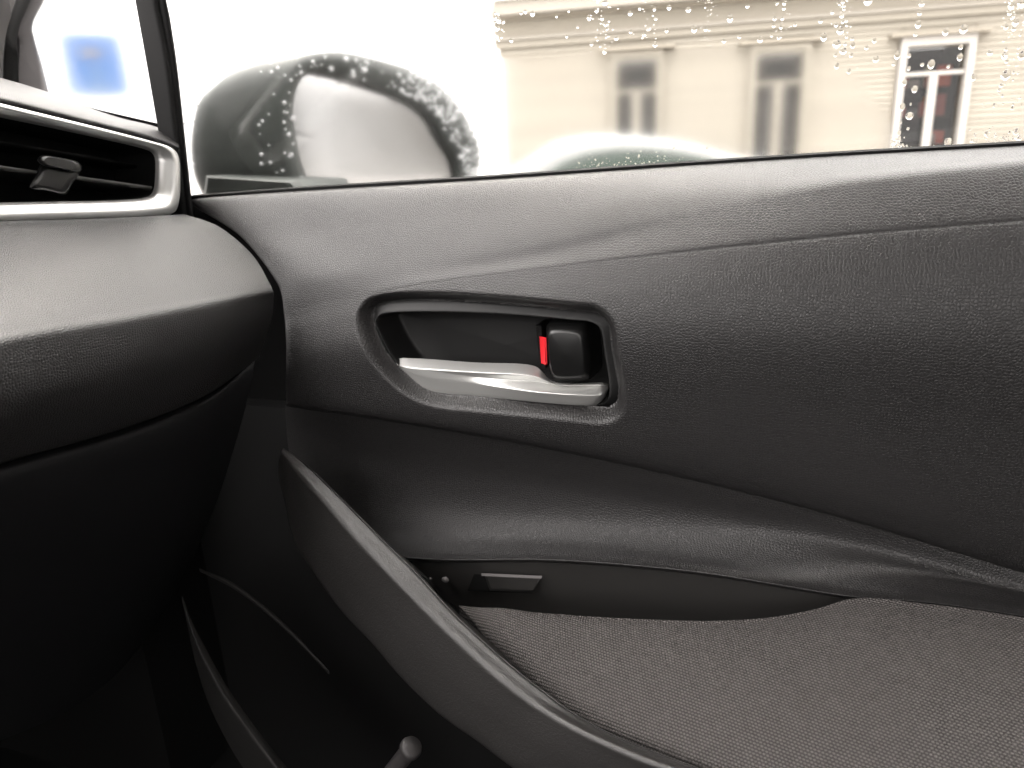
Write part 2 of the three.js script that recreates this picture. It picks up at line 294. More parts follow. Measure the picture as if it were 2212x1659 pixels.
// --- mid panel below the groove, curving out to the lip above the pocket
const lip = [[720, 1190], [930, 1209], [1200, 1211], [1500, 1236], [1845, 1290], [2000, 1302], [2212, 1332], [2560, 1395]];
const lipZ = (i) => [0.009, 0.010, 0.0115, 0.015, 0.022, 0.023, 0.024, 0.024][i];
mesh('mid_panel', loft([
  row([[616, 870, -0.011], [640, 875, -0.010], [860, 906, -0.009], [1230, 972, -0.009], [1600, 1054, -0.010], [1850, 1120, -0.010], [2212, 1228, -0.011], [2560, 1330, -0.012]]),
  row([[617, 888, -0.013], [640, 893, -0.012], [860, 925, -0.011], [1230, 992, -0.011], [1600, 1074, -0.011], [1850, 1138, -0.011], [2212, 1246, -0.010], [2560, 1350, -0.011]]),
  row([[622, 960, -0.020], [860, 1010, -0.019], [1230, 1065, -0.017], [1600, 1130, -0.014], [1850, 1180, -0.011], [2212, 1272, -0.008], [2560, 1364, -0.008]]),
  row([[640, 1050, -0.020], [860, 1090, -0.018], [1230, 1125, -0.0145], [1600, 1172, -0.009], [1850, 1216, -0.002], [2212, 1290, 0.002], [2560, 1372, 0.002]]),
  row([[680, 1120, -0.014], [900, 1150, -0.009], [1210, 1164, -0.0065], [1530, 1200, -0.0015], [1850, 1248, 0.007], [2212, 1306, 0.011], [2560, 1377, 0.011]]),
  row(lip.map(([x, y], i) => [x, y - 16, lipZ(i) - 0.0065])),
  row(lip.map(([x, y], i) => [x, y - 7, lipZ(i) - 0.0026])),
  row(lip.map(([x, y], i) => [x, y - 1.5, lipZ(i)])),
  row(lip.map(([x, y], i) => [x, y + 2, lipZ(i) - 0.0004])),
  row(lip.map(([x, y], i) => [x, y + 5, lipZ(i) - 0.004])),
], 240, 130), M.leather, D);
// --- pocket wall under the lip
const pocketTop = lip.map(([x, y], i) => [x, y - 1, [0.009, 0.010, 0.0115, 0.015, 0.022, 0.023, 0.024, 0.024][i] - 0.0035]).slice(1).map(([x, y, z], i) => [i ? x : 890, y, z]);
const pocketWall = mesh('pocket_wall', loft([
  row(pocketTop), row(pocketTop.map(([x, y, z]) => [x, y + 60, z - 0.003])), row(pocketTop.map(([x, y, z]) => [x, y + 150, z - 0.006])),
], 80, 20), M.smoothPlastic, D);
// window switch in the pocket wall
{
  const zw = (x, y) => 0.005 + 0.003 * clamp((x - 930) / 600, 0, 1);
  const q = (pts, dz) => pts.map(([x, y]) => onZ(x, y, zw(x, y) + dz));
  const o = [[1024, 1240], [1168, 1247], [1150, 1282], [1010, 1276]];
  const sw = mesh('window_switch', tubeOf([q(o, -0.006), q(o, 0.0012)]), M.black, D);
  const b = [[1046, 1241], [1168, 1246], [1152, 1280], [1058, 1276]];
  mesh('switch_key', tubeOf([q(b, 0.0), q(b, 0.0028), q([[1052, 1246], [1164, 1250], [1150, 1274], [1062, 1271]], 0.0034)]), M.smoothPlastic, sw);
  const e = [[1040, 1238], [1171, 1244], [1170, 1250], [1040, 1244]];
  mesh('switch_edge', tubeOf([q(e, 0.003), q(e, 0.0052)]), M.grey, sw);
  const s = new THREE.SphereGeometry(0.0022, 16, 12); const sp = onZ(962, 1252, 0.008); s.scale(1.2, 1, 0.7).translate(sp.x, sp.y, sp.z);
  mesh('screw_head', s, M.grey, pocketWall);
  const s2 = new THREE.SphereGeometry(0.001, 12, 8), sp2 = onZ(930, 1250, 0.008); s2.translate(sp2.x, sp2.y, sp2.z); mesh('screw_head', s2, M.grey, pocketWall);
}
// --- fabric armrest pad
const f0 = [[990, 1308, 0.044], [1100, 1318, 0.047], [1250, 1330, 0.05], [1400, 1338, 0.05], [1530, 1341, 0.047], [1660, 1334, 0.041], [1760, 1316, 0.033], [1845, 1293, 0.026], [2000, 1304, 0.027], [2212, 1334, 0.028], [2560, 1400, 0.028]];
const fl = [[994, 1312, 0.046], [1049, 1364, 0.062], [1157, 1466, 0.083], [1230, 1525, 0.095], [1294, 1562, 0.103], [1445, 1622, 0.115], [1548, 1660, 0.122], [1750, 1730, 0.13], [2100, 1850, 0.14], [2700, 2050, 0.15]];
{
  const a = spread(row(f0), 260), b = spread(row(fl), 260);
  const tuck = a.map((p) => p.clone().add(V(0, -0.018, -0.001))), tuck1 = a.map((p) => p.clone().add(V(0, -0.004, -0.0012)));
  const mk = (t, lift) => a.map((p, i) => p.clone().lerp(b[i], t).add(V(0, lift * sstep(0, 30, i), 0)));
  const round = mk(0.035, 0.0005);
  const rows = [tuck, tuck1, a, round, mk(0.12, 0.0035), mk(0.3, 0.007), mk(0.5, 0.0085), mk(0.7, 0.0075), mk(0.88, 0.004), mk(0.97, 0.0008), mk(1, -0.0012), mk(1, -0.006)];
  const out = Array.from({ length: 141 }, () => []);
  for (let i = 0; i <= 260; i++) { const cr = new THREE.CatmullRomCurve3(rows.map((r) => r[i]), false, 'centripetal'); for (let k = 0; k <= 140; k++) out[k].push(cr.getPoint(k / 140)); }
  const g = grid(out), p = g.attributes.position, u = g.attributes.uv; // the cloth lies with its threads along x and z
  let acc = 0; for (let k = 0; k < p.count; k++) u.setXY(k, p.getX(k) * 0.97 + p.getZ(k) * 0.25, p.getZ(k) * 0.97 - p.getX(k) * 0.25 - p.getY(k) * 0.6);
  mesh('armrest_pad', g, M.fabric, D);
}
// --- curved pull trim along the armrest: bright top band and tall face
const bandR = [[612, 966, 0.012], [658, 998, 0.022], [740, 1076, 0.038], [826, 1161, 0.052], [898, 1230, 0.063], [988, 1328, 0.078], [1059, 1394, 0.088], [1127, 1452, 0.097], [1172, 1487, 0.102], [1240, 1538, 0.109], [1343, 1594, 0.118], [1445, 1634, 0.124], [1514, 1659, 0.128], [1750, 1742, 0.14], [2300, 1930, 0.155]];
const bandL = [[606, 978, 0.018], [634, 1010, 0.0293], [690, 1072, 0.0437], [760, 1152, 0.058], [830, 1226, 0.07], [915, 1313, 0.085], [985, 1380, 0.095], [1060, 1448, 0.105], [1103, 1483, 0.11], [1160, 1524, 0.116], [1255, 1578, 0.126], [1365, 1628, 0.133], [1440, 1656, 0.137], [1680, 1742, 0.15], [2240, 1930, 0.165]];
const faceB = [[604, 1040, 0.018], [616, 1085, 0.0287], [634, 1165, 0.0413], [672, 1228, 0.052], [740, 1322, 0.065], [800, 1385, 0.078], [864, 1460, 0.088], [935, 1530, 0.096], [975, 1562, 0.101], [1030, 1600, 0.108], [1110, 1660, 0.117], [1220, 1730, 0.125], [1300, 1780, 0.128], [1500, 1900, 0.141], [2000, 2150, 0.156]];
{
  const r = row(bandR), n0 = V(0.22, 0.93, 0.27).normalize(), l = bandL.map(([x, y], i) => onPlane(x, y, r[i], n0)), f = faceB.map(([x, y], i) => onZ(x, y, l[i].z - 0.007));
  const mid = r.map((p, i) => p.clone().lerp(l[i], 0.45).add(V(0, 0.0003, 0)));
  const g1 = loft([r.map((p) => p.clone().add(V(0, -0.01, -0.001))), r.map((p) => p.clone().add(V(0, -0.001, -0.0003))), r.map((p, i) => p.clone().lerp(l[i], 0.1)), r.map((p, i) => p.clone().lerp(l[i], 0.13).add(V(0, -0.0008, 0))), r.map((p, i) => p.clone().lerp(l[i], 0.18).add(V(0, -0.0001, 0))), mid.map((p) => p.clone().add(V(0, -0.0005, 0))), r.map((p, i) => p.clone().lerp(l[i], 0.82)), r.map((p, i) => p.clone().lerp(l[i], 0.94).add(V(0, -0.0004, 0))), l.map((p) => p.clone().add(V(0, -0.0016, 0.0006))), l.map((p, i) => p.clone().lerp(f[i], 0.12).add(V(0, 0, 0.0008))), l.map((p, i) => p.clone().lerp(f[i], 0.5).add(V(0, 0, 0.002))), f, f.map((p) => p.clone().add(V(0, -0.004, -0.006))), f.map((p) => p.clone().add(V(0, -0.006, -0.03)))], 240, 190);
  mesh('pull_trim', g1, M.plastic, D);
  // flat dark strip between the pull trim and the fabric
  const sR = [[880, 1195, 0.045], [930, 1240, 0.05], [990, 1312, 0.0455], [1049, 1362, 0.061], [1157, 1463, 0.0825], [1230, 1522, 0.0945], [1294, 1560, 0.1025], [1445, 1621, 0.1145], [1548, 1659, 0.1215], [1750, 1740, 0.13], [2300, 1930, 0.145]];
  const rr = spread(r.slice(2), 120), ss = spread(row(sR), 120);
  mesh('edge_strip', grid([rr.map((p) => p.clone().add(V(0, -0.005, -0.001))), rr.map((p, i) => p.clone().lerp(ss[i], 0.5).add(V(0, -0.005, 0))), ss.map((p) => p.clone().add(V(0, -0.0045, 0.0005))), ss.map((p) => p.clone().add(V(0, -0.02, -0.004)))]), M.smoothPlastic, D);
}
// floor of the pull pocket, the plain door below and the front end of the inner panel
mesh('pocket_floor', loft([row([[860, 1230, 0.004], [1200, 1420, 0.006], [1845, 1420, 0.006], [2560, 1500, 0.006]]), row([[860, 1300, 0.05], [1200, 1520, 0.06], [1845, 1520, 0.06], [2560, 1600, 0.06]])], 20, 4), M.black, D);
mesh('lower_panel', [box(1.5, 0.66, 0.02, 0.05, 0.5, -0.048), box(0.9, 0.74, 0.02, -0.8, 0.54, -0.07)], M.black, D);
mesh('door_skin', box(1.7, 0.72, 0.012, 0.2, 0.575, -0.082), M.paint, D);
// --- map pocket rims down in the dark
{
  const rim = (pts, w, drop, dz) => { const t = spread(row(pts), 60), n = t.length - 1, s = t.map((p, i) => { const k = w * (0.25 + 0.75 * sstep(0, 0.25, i / n)) * (dz ? 1 : 0.3 + 0.7 * sstep(1, 0.8, i / n)); return [p.clone().add(V(-k * 0.3, 0, -k)), p.clone().add(V(0, 0.0006, 0)), p.clone().add(V(k * 0.2, -0.0012, k * 0.5)), p.clone().add(V(0, -drop, k * 0.2)), p.clone().add(V(-k * 0.5, -drop, -k))]; }); return tubeOf(s); };
  mesh('pocket_rim', rim([[430, 1228, 0.03], [500, 1262, 0.034], [560, 1305, 0.038], [640, 1376, 0.045], [710, 1450, 0.05]], 0.002, 0.0025, 0), M.rim, D);
  mesh('pocket_rim', rim([[393, 1290, 0.07], [420, 1372, 0.078], [480, 1490, 0.09], [560, 1604, 0.1], [620, 1680, 0.105], [720, 1800, 0.11]], 0.005, 0.05, 1), M.rim, D);
}
// --- weather strip, glass with misted zone, the bar and the quarter pane
const stripPts = belt.map(([x, y]) => onZ(x, y - 3, -0.054));
mesh('weather_strip', tubeOf(spread(stripPts, 80).map((p) => [V(p.x, p.y + 0.0004, p.z + 0.002), V(p.x, p.y + 0.0014, p.z - 0.003), V(p.x, p.y - 0.006, p.z - 0.006), V(p.x, p.y - 0.006, p.z + 0.002)])), M.rubber, D);
const tumble = 0.22; // the side glass leans inward
const glassZ = -0.062, beltY = onZ(1500, 355, glassZ).y;
const glassN = V(0, -tumble, 1).normalize();
const onGlass = (px, py, out = 0) => onPlane(px, py, V(0, beltY, glassZ).addScaledVector(glassN, -out), glassN);
// mist: where the pane is fogged, seen along the survey lines, as distances on the pane itself
const mistPoly = [[-900, -400], [1058, -400], [1062, 90], [1075, 128], [1150, 134], [1258, 122], [1360, 116], [1450, 110], [1560, 116], [1640, 104], [1730, 98], [1790, 120], [1822, 150], [1862, 176], [1896, 220], [1912, 270], [1925, 420], [-900, 520]].map(([a, b]) => onGlass(a, b));
{
  const x0 = -0.62, x1 = 0.62, y0 = beltY - 0.05, y1 = beltY + 0.45, n = 512;
  const t = tex(n, (u, v) => { const x = lerp(x0, x1, u), y = lerp(y0, y1, v), s = signedInside(x, y, mistPoly) + 0.003 * (L32(u * 2, v) - 0.5); return 0.092 * sstep(-0.0012, 0.0012, s) * (0.85 + 0.3 * L8(u, v)); });
  t.wrapS = t.wrapT = THREE.ClampToEdgeWrapping;
  M.glass = P({ color: rgb(0.68, 0.685, 0.675), roughness: 1, roughnessMap: t, transmission: 1, thickness: 0.004, ior: 1.45 });
  const th = 0.0035, q = (x, y, o) => V(x, y, glassZ + (y - beltY) * tumble).addScaledVector(glassN, -o);
  const uvq = (x, y) => [(x - x0) / (x1 - x0), (y - y0) / (y1 - y0)];
  const slab = (pts) => { const pos = [], uv = [], idx = [], m = pts.length; for (const o of [0, th]) for (const [x, y] of pts) { const p = q(x, y, o); pos.push(p.x, p.y, p.z); uv.push(...uvq(x, y)); }
    for (let i = 1; i < m - 1; i++) { idx.push(0, i, i + 1, m, m + i + 1, m + i); }
    for (let i = 0; i < m; i++) { const a = i, b = (i + 1) % m; idx.push(a, a + m, b, b, a + m, b + m); }
    const g = new THREE.BufferGeometry(); g.setAttribute('position', new THREE.Float32BufferAttribute(pos, 3)); g.setAttribute('uv', new THREE.Float32BufferAttribute(uv, 2)); g.setIndex(idx); const f = g.toNonIndexed(); f.computeVertexNormals(); return f; };
  const b0 = onGlass(392, 433), bt = onGlass(352, 0), bq = onGlass(330, 0), bq0 = onGlass(372, 433);
  const ext = (p, r, y) => lerp(p.x, r.x, (y - p.y) / (r.y - p.y));
  mesh('window_pane', slab([[b0.x - 0.004, y0 + 0.02], [0.6, y0 + 0.02], [0.6, y1 - 0.02], [ext(b0, bt, y1 - 0.02), y1 - 0.02]]), M.glass, D);
  mesh('quarter_pane', slab([[-0.61, y0 + 0.04], [bq0.x, y0 + 0.04], [ext(bq0, bq, y1 - 0.02), y1 - 0.02], [-0.61, y1 - 0.02]]), M.glass, D);
  const bar = (L, R, z0, z1, name, mat) => { const l = L.map(([a, b]) => onZ(a, b, z0)), r = R.map(([a, b]) => onZ(a, b, z0)); const ll = spread(l, 20), rr = spread(r, 20);
    mesh(name, tubeOf(ll.map((p, i) => { const s = rr[i], w = s.clone().sub(p); return [p.clone().addScaledVector(w, 0.0).add(V(0, 0, z1)), p.clone().add(V(0, 0, -0.002)), p.clone().addScaledVector(w, 0.12), s.clone().addScaledVector(w, -0.12), s.clone().add(V(0, 0, -0.002)), s.clone().add(V(0, 0, z1))]; })), mat, D); };
  bar([[268, -100], [287, 0], [311, 132], [334, 264], [362, 433], [368, 470]], [[318, -100], [333, 0], [358, 132], [374, 264], [392, 433], [396, 470]], -0.03, -0.008, 'sash_bar', M.black);
  bar([[312, -100], [327, 0], [352, 132], [368, 264], [386, 433], [390, 470]], [[338, -100], [352, 0], [372, 132], [387, 264], [406, 436], [411, 470]], -0.034, -0.004, 'sash_seal', M.rubber);
}
// --- door mirror
{
  const outer = [[618, 168], [655, 128], [720, 112], [820, 130], [905, 158], [968, 194], [1012, 262], [1036, 322], [1030, 375], [1000, 402]];
  const shellBack = [[418, 300], [432, 258], [500, 190], [560, 130], [620, 108], [690, 104]];
  const gp0 = V(-0.385, 1.0, -0.125), gn = V(0.204, 0, 0.09).normalize();
  const G = (px, py, off = 0) => onPlane(px, py, gp0.clone().addScaledVector(gn, off), gn);
  // rim of the glass opening, the outline of the shell on the glass side, and the swollen back
  const rimPx = [[640, 290], [634, 240], [648, 178], [672, 156], [720, 160], [800, 184], [880, 214], [930, 250], [958, 300], [986, 345], [990, 396], [960, 420], [800, 428], [690, 420], [656, 360]];
  const facePx = [[606, 300], [606, 230], [622, 160], [655, 126], [720, 112], [820, 130], [905, 158], [968, 200], [1012, 262], [1037, 322], [1030, 385], [990, 428], [800, 448], [660, 440], [618, 370]];
  const rim = closed(rimPx.map(([a, b]) => G(a, b)), 72), face = closed(facePx.map(([a, b]) => G(a, b, 0.004)), 72);
  const backC = onZ(500, 290, -0.16);
  const cen = face.reduce((a, p) => a.add(p), V(0, 0, 0)).multiplyScalar(1 / face.length);
  const push = V(-0.118, -0.014, 0.036);
  const back = (k, s) => face.map((p) => cen.clone().add(p.clone().sub(cen).multiplyScalar(s)).addScaledVector(push, k));
  const m = new THREE.Group(); m.name = 'side_mirror'; D.add(m);
  mesh('mirror_shell', tubeOf([rim.map((p) => p.clone().addScaledVector(gn, -0.012)), rim, rim.map((p, i) => p.clone().lerp(face[i], 0.5).addScaledVector(gn, 0.004)), face, back(0.12, 1.01), back(0.3, 1.02), back(0.5, 0.985), back(0.7, 0.88), back(0.86, 0.72), back(0.96, 0.5), back(1.02, 0.3), back(1.04, 0.1)], true), M.paint, m);
  const gl = rim.map((p) => p.clone().addScaledVector(gn, -0.006)), gc = gl.reduce((a, p) => a.add(p), V(0, 0, 0)).multiplyScalar(1 / gl.length);
  mesh('mirror_glass', tubeOf([gl.map((p) => p.clone().addScaledVector(gn, -0.003)), gl, gl.map((p) => p.clone().lerp(gc, 0.5).addScaledVector(gn, 0.0004)), gl.map((p) => p.clone().lerp(gc, 0.97).addScaledVector(gn, 0.0006))]), M.mirror, m);
  { // rain beads on the shell and rim, their sky glint painted in pale
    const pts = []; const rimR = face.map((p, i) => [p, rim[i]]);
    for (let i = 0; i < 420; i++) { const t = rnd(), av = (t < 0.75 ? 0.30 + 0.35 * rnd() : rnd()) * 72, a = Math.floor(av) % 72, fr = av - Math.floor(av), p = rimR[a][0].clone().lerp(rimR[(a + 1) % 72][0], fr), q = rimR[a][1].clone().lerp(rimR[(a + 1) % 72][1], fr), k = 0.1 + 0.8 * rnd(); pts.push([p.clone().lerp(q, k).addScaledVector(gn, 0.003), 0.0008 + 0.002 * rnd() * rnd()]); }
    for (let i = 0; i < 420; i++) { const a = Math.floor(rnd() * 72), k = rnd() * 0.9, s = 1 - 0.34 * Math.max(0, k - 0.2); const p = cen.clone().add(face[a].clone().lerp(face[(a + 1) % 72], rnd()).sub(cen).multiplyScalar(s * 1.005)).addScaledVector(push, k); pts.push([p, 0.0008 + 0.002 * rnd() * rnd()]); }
    const im = new THREE.InstancedMesh(new THREE.SphereGeometry(1, 8, 6), M.beadGlint, pts.length), mm = new THREE.Matrix4(); pts.forEach(([p, r], i) => im.setMatrixAt(i, mm.makeScale(r, r, r).setPosition(p)));
    im.name = 'rain_beads'; im.userData = { kind: 'stuff', label: 'wet beads on the mirror rim and shell, painted pale for sky glint' }; m.add(im);
  }
  const bx = [[440, 378], [640, 390], [700, 470], [430, 470]].map(([a, b]) => onZ(a, b, -0.085));
  mesh('mirror_base', tubeOf([bx.map((p) => p.clone().add(V(0, 0, -0.07))), bx.map((p) => p.clone().add(V(0, 0, -0.004))), bx.map((p, i) => p.clone().lerp(bx[(i + 2) % 4], 0.05))]), M.paint, m);
}

// ================================================================ the dashboard
const dash = thing('dashboard', 'black leather grained dashboard end with silver rimmed air vent, left of the door', 'dashboard', [0, 0, 0]);
{
  const p0 = [[-420, 510, -0.375], [0, 483, -0.375], [200, 476, -0.375], [350, 468, -0.376], [405, 465, -0.378]];
  const pad = loft([
    xc(p0.map(([a, b, c]) => [a, b + 3, c - 0.03])),
    xc(p0),
    xc([[-420, 560, -0.36], [0, 530, -0.36], [240, 505, -0.36], [400, 490, -0.36], [468, 487, -0.362]]),
    xc([[-420, 690, -0.335], [0, 620, -0.333], [260, 575, -0.333], [430, 556, -0.333], [540, 545, -0.336]]),
    xc([[-420, 820, -0.308], [0, 715, -0.306], [280, 668, -0.305], [470, 634, -0.305], [582, 612, -0.308]]),
    xc([[-420, 846, -0.303], [0, 738, -0.301], [290, 687, -0.300], [480, 650, -0.300], [590, 630, -0.304]]),
    xc([[-420, 870, -0.302], [0, 762, -0.300], [290, 706, -0.299], [480, 668, -0.299], [591, 644, -0.305]]),
    xc([[-420, 990, -0.3015], [0, 870, -0.300], [290, 800, -0.3005], [470, 744, -0.302], [586, 690, -0.309]]),
    xc([[-420, 1126, -0.316], [0, 996, -0.316], [280, 916, -0.316], [450, 847, -0.316], [561, 766, -0.321]]),
    xc([[-420, 1131, -0.319], [0, 1001, -0.319], [280, 921, -0.319], [450, 851, -0.319], [560, 771, -0.324]]),
    xc([[-420, 1131, -0.335], [0, 1001, -0.335], [280, 921, -0.335], [450, 851, -0.335], [556, 771, -0.335]]),
  ], 200, 140);
  mesh('dash_pad', pad, M.padLeather, dash);
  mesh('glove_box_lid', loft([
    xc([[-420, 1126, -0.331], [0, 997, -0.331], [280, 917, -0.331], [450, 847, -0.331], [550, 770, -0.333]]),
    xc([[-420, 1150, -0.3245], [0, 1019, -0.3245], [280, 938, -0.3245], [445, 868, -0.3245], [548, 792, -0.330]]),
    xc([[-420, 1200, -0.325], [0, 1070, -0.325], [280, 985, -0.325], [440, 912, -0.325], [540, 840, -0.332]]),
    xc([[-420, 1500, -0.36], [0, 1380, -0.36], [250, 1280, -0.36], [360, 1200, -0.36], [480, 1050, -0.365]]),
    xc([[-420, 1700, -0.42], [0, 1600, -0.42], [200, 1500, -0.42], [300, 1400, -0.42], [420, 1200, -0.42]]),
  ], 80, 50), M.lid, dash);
  // top of the dash above the vent
  mesh('dash_top', loft([
    xc([[-420, 150, -0.394], [0, 228, -0.394], [117, 257, -0.394], [234, 286, -0.394], [337, 311, -0.394], [384, 330, -0.396]]),
    xc([[-420, 130, -0.389], [0, 214, -0.389], [117, 243, -0.389], [234, 272, -0.389], [337, 299, -0.389], [386, 318, -0.392]]),
    xc([[-420, 116, -0.393], [0, 202, -0.393], [117, 232, -0.393], [234, 264, -0.393], [337, 291, -0.393], [385, 310, -0.396]]),
    xc([[-420, 90, -0.42], [0, 180, -0.42], [117, 212, -0.42], [258, 256, -0.42], [337, 276, -0.42], [381, 296, -0.42]]),
    xc([[-420, 72, -0.47], [0, 168, -0.47], [117, 203, -0.47], [258, 252, -0.47], [337, 272, -0.47], [378, 292, -0.46]]),
    xc([[-420, 100, -0.9], [0, 190, -0.8], [117, 222, -0.7], [258, 262, -0.6], [337, 280, -0.55], [370, 296, -0.5]]),
  ], 90, 60), M.padLeather, dash);
  const v = new THREE.Group(); v.name = 'air_vent'; dash.add(v);
  const outer = [[-300, 148], [0, 221], [117, 250], [234, 279], [337, 306], [374, 319], [388, 334], [392, 356], [391, 434], [383, 458], [356, 467], [0, 484], [-300, 498]];
  const inner = [[-300, 172], [0, 246], [117, 271], [234, 297], [330, 320], [348, 328], [355, 340], [356, 352], [353, 405], [346, 420], [330, 427], [0, 438], [-300, 450]];
  const A = outer.map(([a, b]) => [a, b]), R = (pts, x) => spread(pts.map(([a, b]) => onX(a, b, x)), 220, true);
  const o = R(A, -0.386), i = R(inner, -0.386), mix = (t, x) => o.map((p, k) => { const q = p.clone().lerp(i[k], t); q.x += x; return q; });
  mesh('vent_frame', grid([mix(0, -0.012), mix(0, -0.003), mix(0.06, -0.0005), mix(0.22, 0.0012), mix(0.45, 0.0016), mix(0.62, 0.0006), mix(0.68, -0.0006), mix(0.8, -0.0012), mix(0.97, -0.0034), mix(1, -0.006), mix(1.01, -0.008)]), M.chrome, v);
  mesh('vent_duct', grid([mix(1.01, -0.008), mix(1.03, -0.02), mix(1.02, -0.045)]), M.deep, v);
  const back = [[-300, 120], [400, 280], [400, 470], [-300, 500]].map(([a, b]) => onX(a, b, -0.43));
  mesh('vent_cavity', grid([[back[0], back[1]], [back[3], back[2]]]), M.deep, v);
  const sl = spread([[-300, 312], [0, 362], [60, 370], [180, 386], [345, 409]].map(([a, b]) => onX(a, b, -0.402)), 40);
  mesh('slat', tubeOf(sl.map((p) => [p.clone().add(V(0.006, 0.0003, 0)), p.clone().add(V(0.0066, -0.0006, 0)), p.clone().add(V(0.006, -0.0022, 0)), p.clone().add(V(-0.03, -0.0035, 0)), p.clone().add(V(-0.03, 0.0008, 0))])), M.smoothPlastic, v);
  for (const dy of [-55, 52]) { const s2 = sl.map((p, k) => p.clone().add(V(-0.012, -dy * 0.00028, 0))); if (dy > 0) continue; mesh('slat', tubeOf(s2.map((p) => [p.clone().add(V(0.004, 0.0005, 0)), p.clone().add(V(0.004, -0.0015, 0)), p.clone().add(V(-0.02, -0.002, 0)), p.clone().add(V(-0.02, 0.0008, 0))])), M.black, v); }
  const T = (pts, x) => closed(pts.map(([a, b]) => onX(a, b, x)), 32);
  const th = [[80, 346], [85, 338], [95, 334], [132, 340], [168, 349], [177, 357], [178, 365], [170, 372], [130, 365], [92, 357]], tb = [[92, 352], [130, 360], [172, 370], [158, 396], [142, 420], [100, 413], [62, 405], [76, 380]];
  const inset = (q, k) => { const cx = q.reduce((m, p) => m + p[0], 0) / q.length, cy = q.reduce((m, p) => m + p[1], 0) / q.length; return q.map(([x, y]) => [lerp(x, cx, k), lerp(y, cy, k)]); };
  mesh('adjuster_tab', [tubeOf([T(th, -0.41), T(th, -0.3905), T(inset(th, 0.1), -0.3885), T(inset(th, 0.3), -0.388)]), tubeOf([T(tb, -0.412), T(tb, -0.396), T(inset(tb, 0.1), -0.3945), T(inset(tb, 0.4), -0.394)])], M.gloss, v);
  mesh('dash_core', [box(0.36, 0.02, 0.9, -0.58, 0.78, 0.52), box(0.5, 0.42, 0.1, -0.70, 0.70, -0.012), box(0.53, 0.22, 1.1, -0.685, 0.9, 0.86)], M.deep, dash);
}

// ================================================================ the rest of the car round the camera
const car = thing('car_cabin', 'dark windscreen pillar and roof of the car, at the top left corner', 'car body', [0, 0, 0]);
{
  const strip = (L, R, x0, x1, name, mat) => { const l = spread(L.map(([a, b]) => onX(a, b, x0)), 24), r = spread(R.map(([a, b]) => onX(a, b, x1)), 24); mesh(name, tubeOf(l.map((p, i) => { const q = r[i], m = p.clone().lerp(q, 0.5).add(V(0.008, 0, 0)); return [p, m, q, q.clone().add(V(-0.03, 0, 0)), p.clone().add(V(-0.03, 0, 0))]; })), mat, car); };
  strip([[-140, -60], [-160, 60], [-170, 200]], [[52, -60], [38, 0], [16, 60], [6, 130], [6, 190]], -0.52, -0.53, 'pillar_trim', M.pillar);
  strip([[54, -60], [40, 0], [18, 60], [8, 130], [8, 190]], [[88, -60], [70, 0], [42, 60], [36, 130], [42, 190]], -0.545, -0.55, 'pillar_seal', M.black);
  strip([[90, -60], [72, 0], [46, 52], [40, 76], [44, 76], [44, 200]], [[112, -60], [98, 0], [74, 52], [76, 76], [92, 130], [110, 205]], -0.555, -0.56, 'pillar_edge', M.pillar);
  // roof, floor, far side, rear: unseen shell, openings narrowed to keep the cabin dark
  mesh('roof', [box(2.4, 0.03, 1.34, 0.80, 1.47, 0.70)], M.headliner, car);
  mesh('floor', box(3.2, 0.04, 1.5, 0.6, 0.22, 0.68), M.carpet, car);
  mesh('bulkhead', box(0.04, 0.72, 1.5, -0.95, 0.56, 0.68), M.carpet, car);
  mesh('far_door', [box(3.2, 0.74, 0.05, 0.6, 0.59, 1.44), box(0.7, 0.4, 0.05, 1.75, 1.28, 1.44)], M.carpet, car);  // upper box is an added cover over part of the far window
  mesh('rear_bulkhead', box(0.05, 1.05, 1.5, 1.95, 0.75, 0.68), M.carpet, car);
  mesh('rear_side', [box(1.4, 1.26, 0.06, 1.32, 0.83, -0.05)], M.carpet, car);
}
const seat = thing('front_seat', 'dark fabric car seat beside the door, out of view on the right', 'car seat', [0.35, 0.24, 0.4]);
mesh('seat_cushion', box(0.5, 0.16, 0.46, -0.02, 0.17, 0, 0.05), M.carpet, seat);
mesh('seat_backrest', box(0.14, 0.62, 0.46, 0.3, 0.5, 0, 0.06), M.carpet, seat);

// small capped rod standing in the door pocket
{
  const p = onZ(835, 1682, 0.10), q = onZ(892, 1610, 0.10), ax = q.clone().sub(p), h = ax.length(), r = thing('capped_rod', 'small grey capped rod end leaning in the dark door pocket below the armrest', 'rod', [p.x, p.y, p.z]);
  const g = new THREE.LatheGeometry([[0.0001, -0.05], [0.0048, -0.05], [0.0050, h - 0.010], [0.0052, h - 0.007], [0.0064, h - 0.005], [0.0066, h - 0.0025], [0.0056, h], [0.0001, h + 0.0006]].map(([x, y]) => new THREE.Vector2(x, y)), 28);
  const o = mesh('shaft', g, M.rod, r); o.quaternion.setFromUnitVectors(V(0, 1, 0), ax.normalize());
}

// ================================================================ outside
{
  const g = new THREE.PlaneGeometry(400, 400); g.rotateX(-Math.PI / 2);
  structure(mesh('street', g, S({ color: rgb(0.3, 0.29, 0.28), roughness: 0.95, roughnessMap: sized(patchRough, 0.002) })), 'wet grey street beyond the car');
}
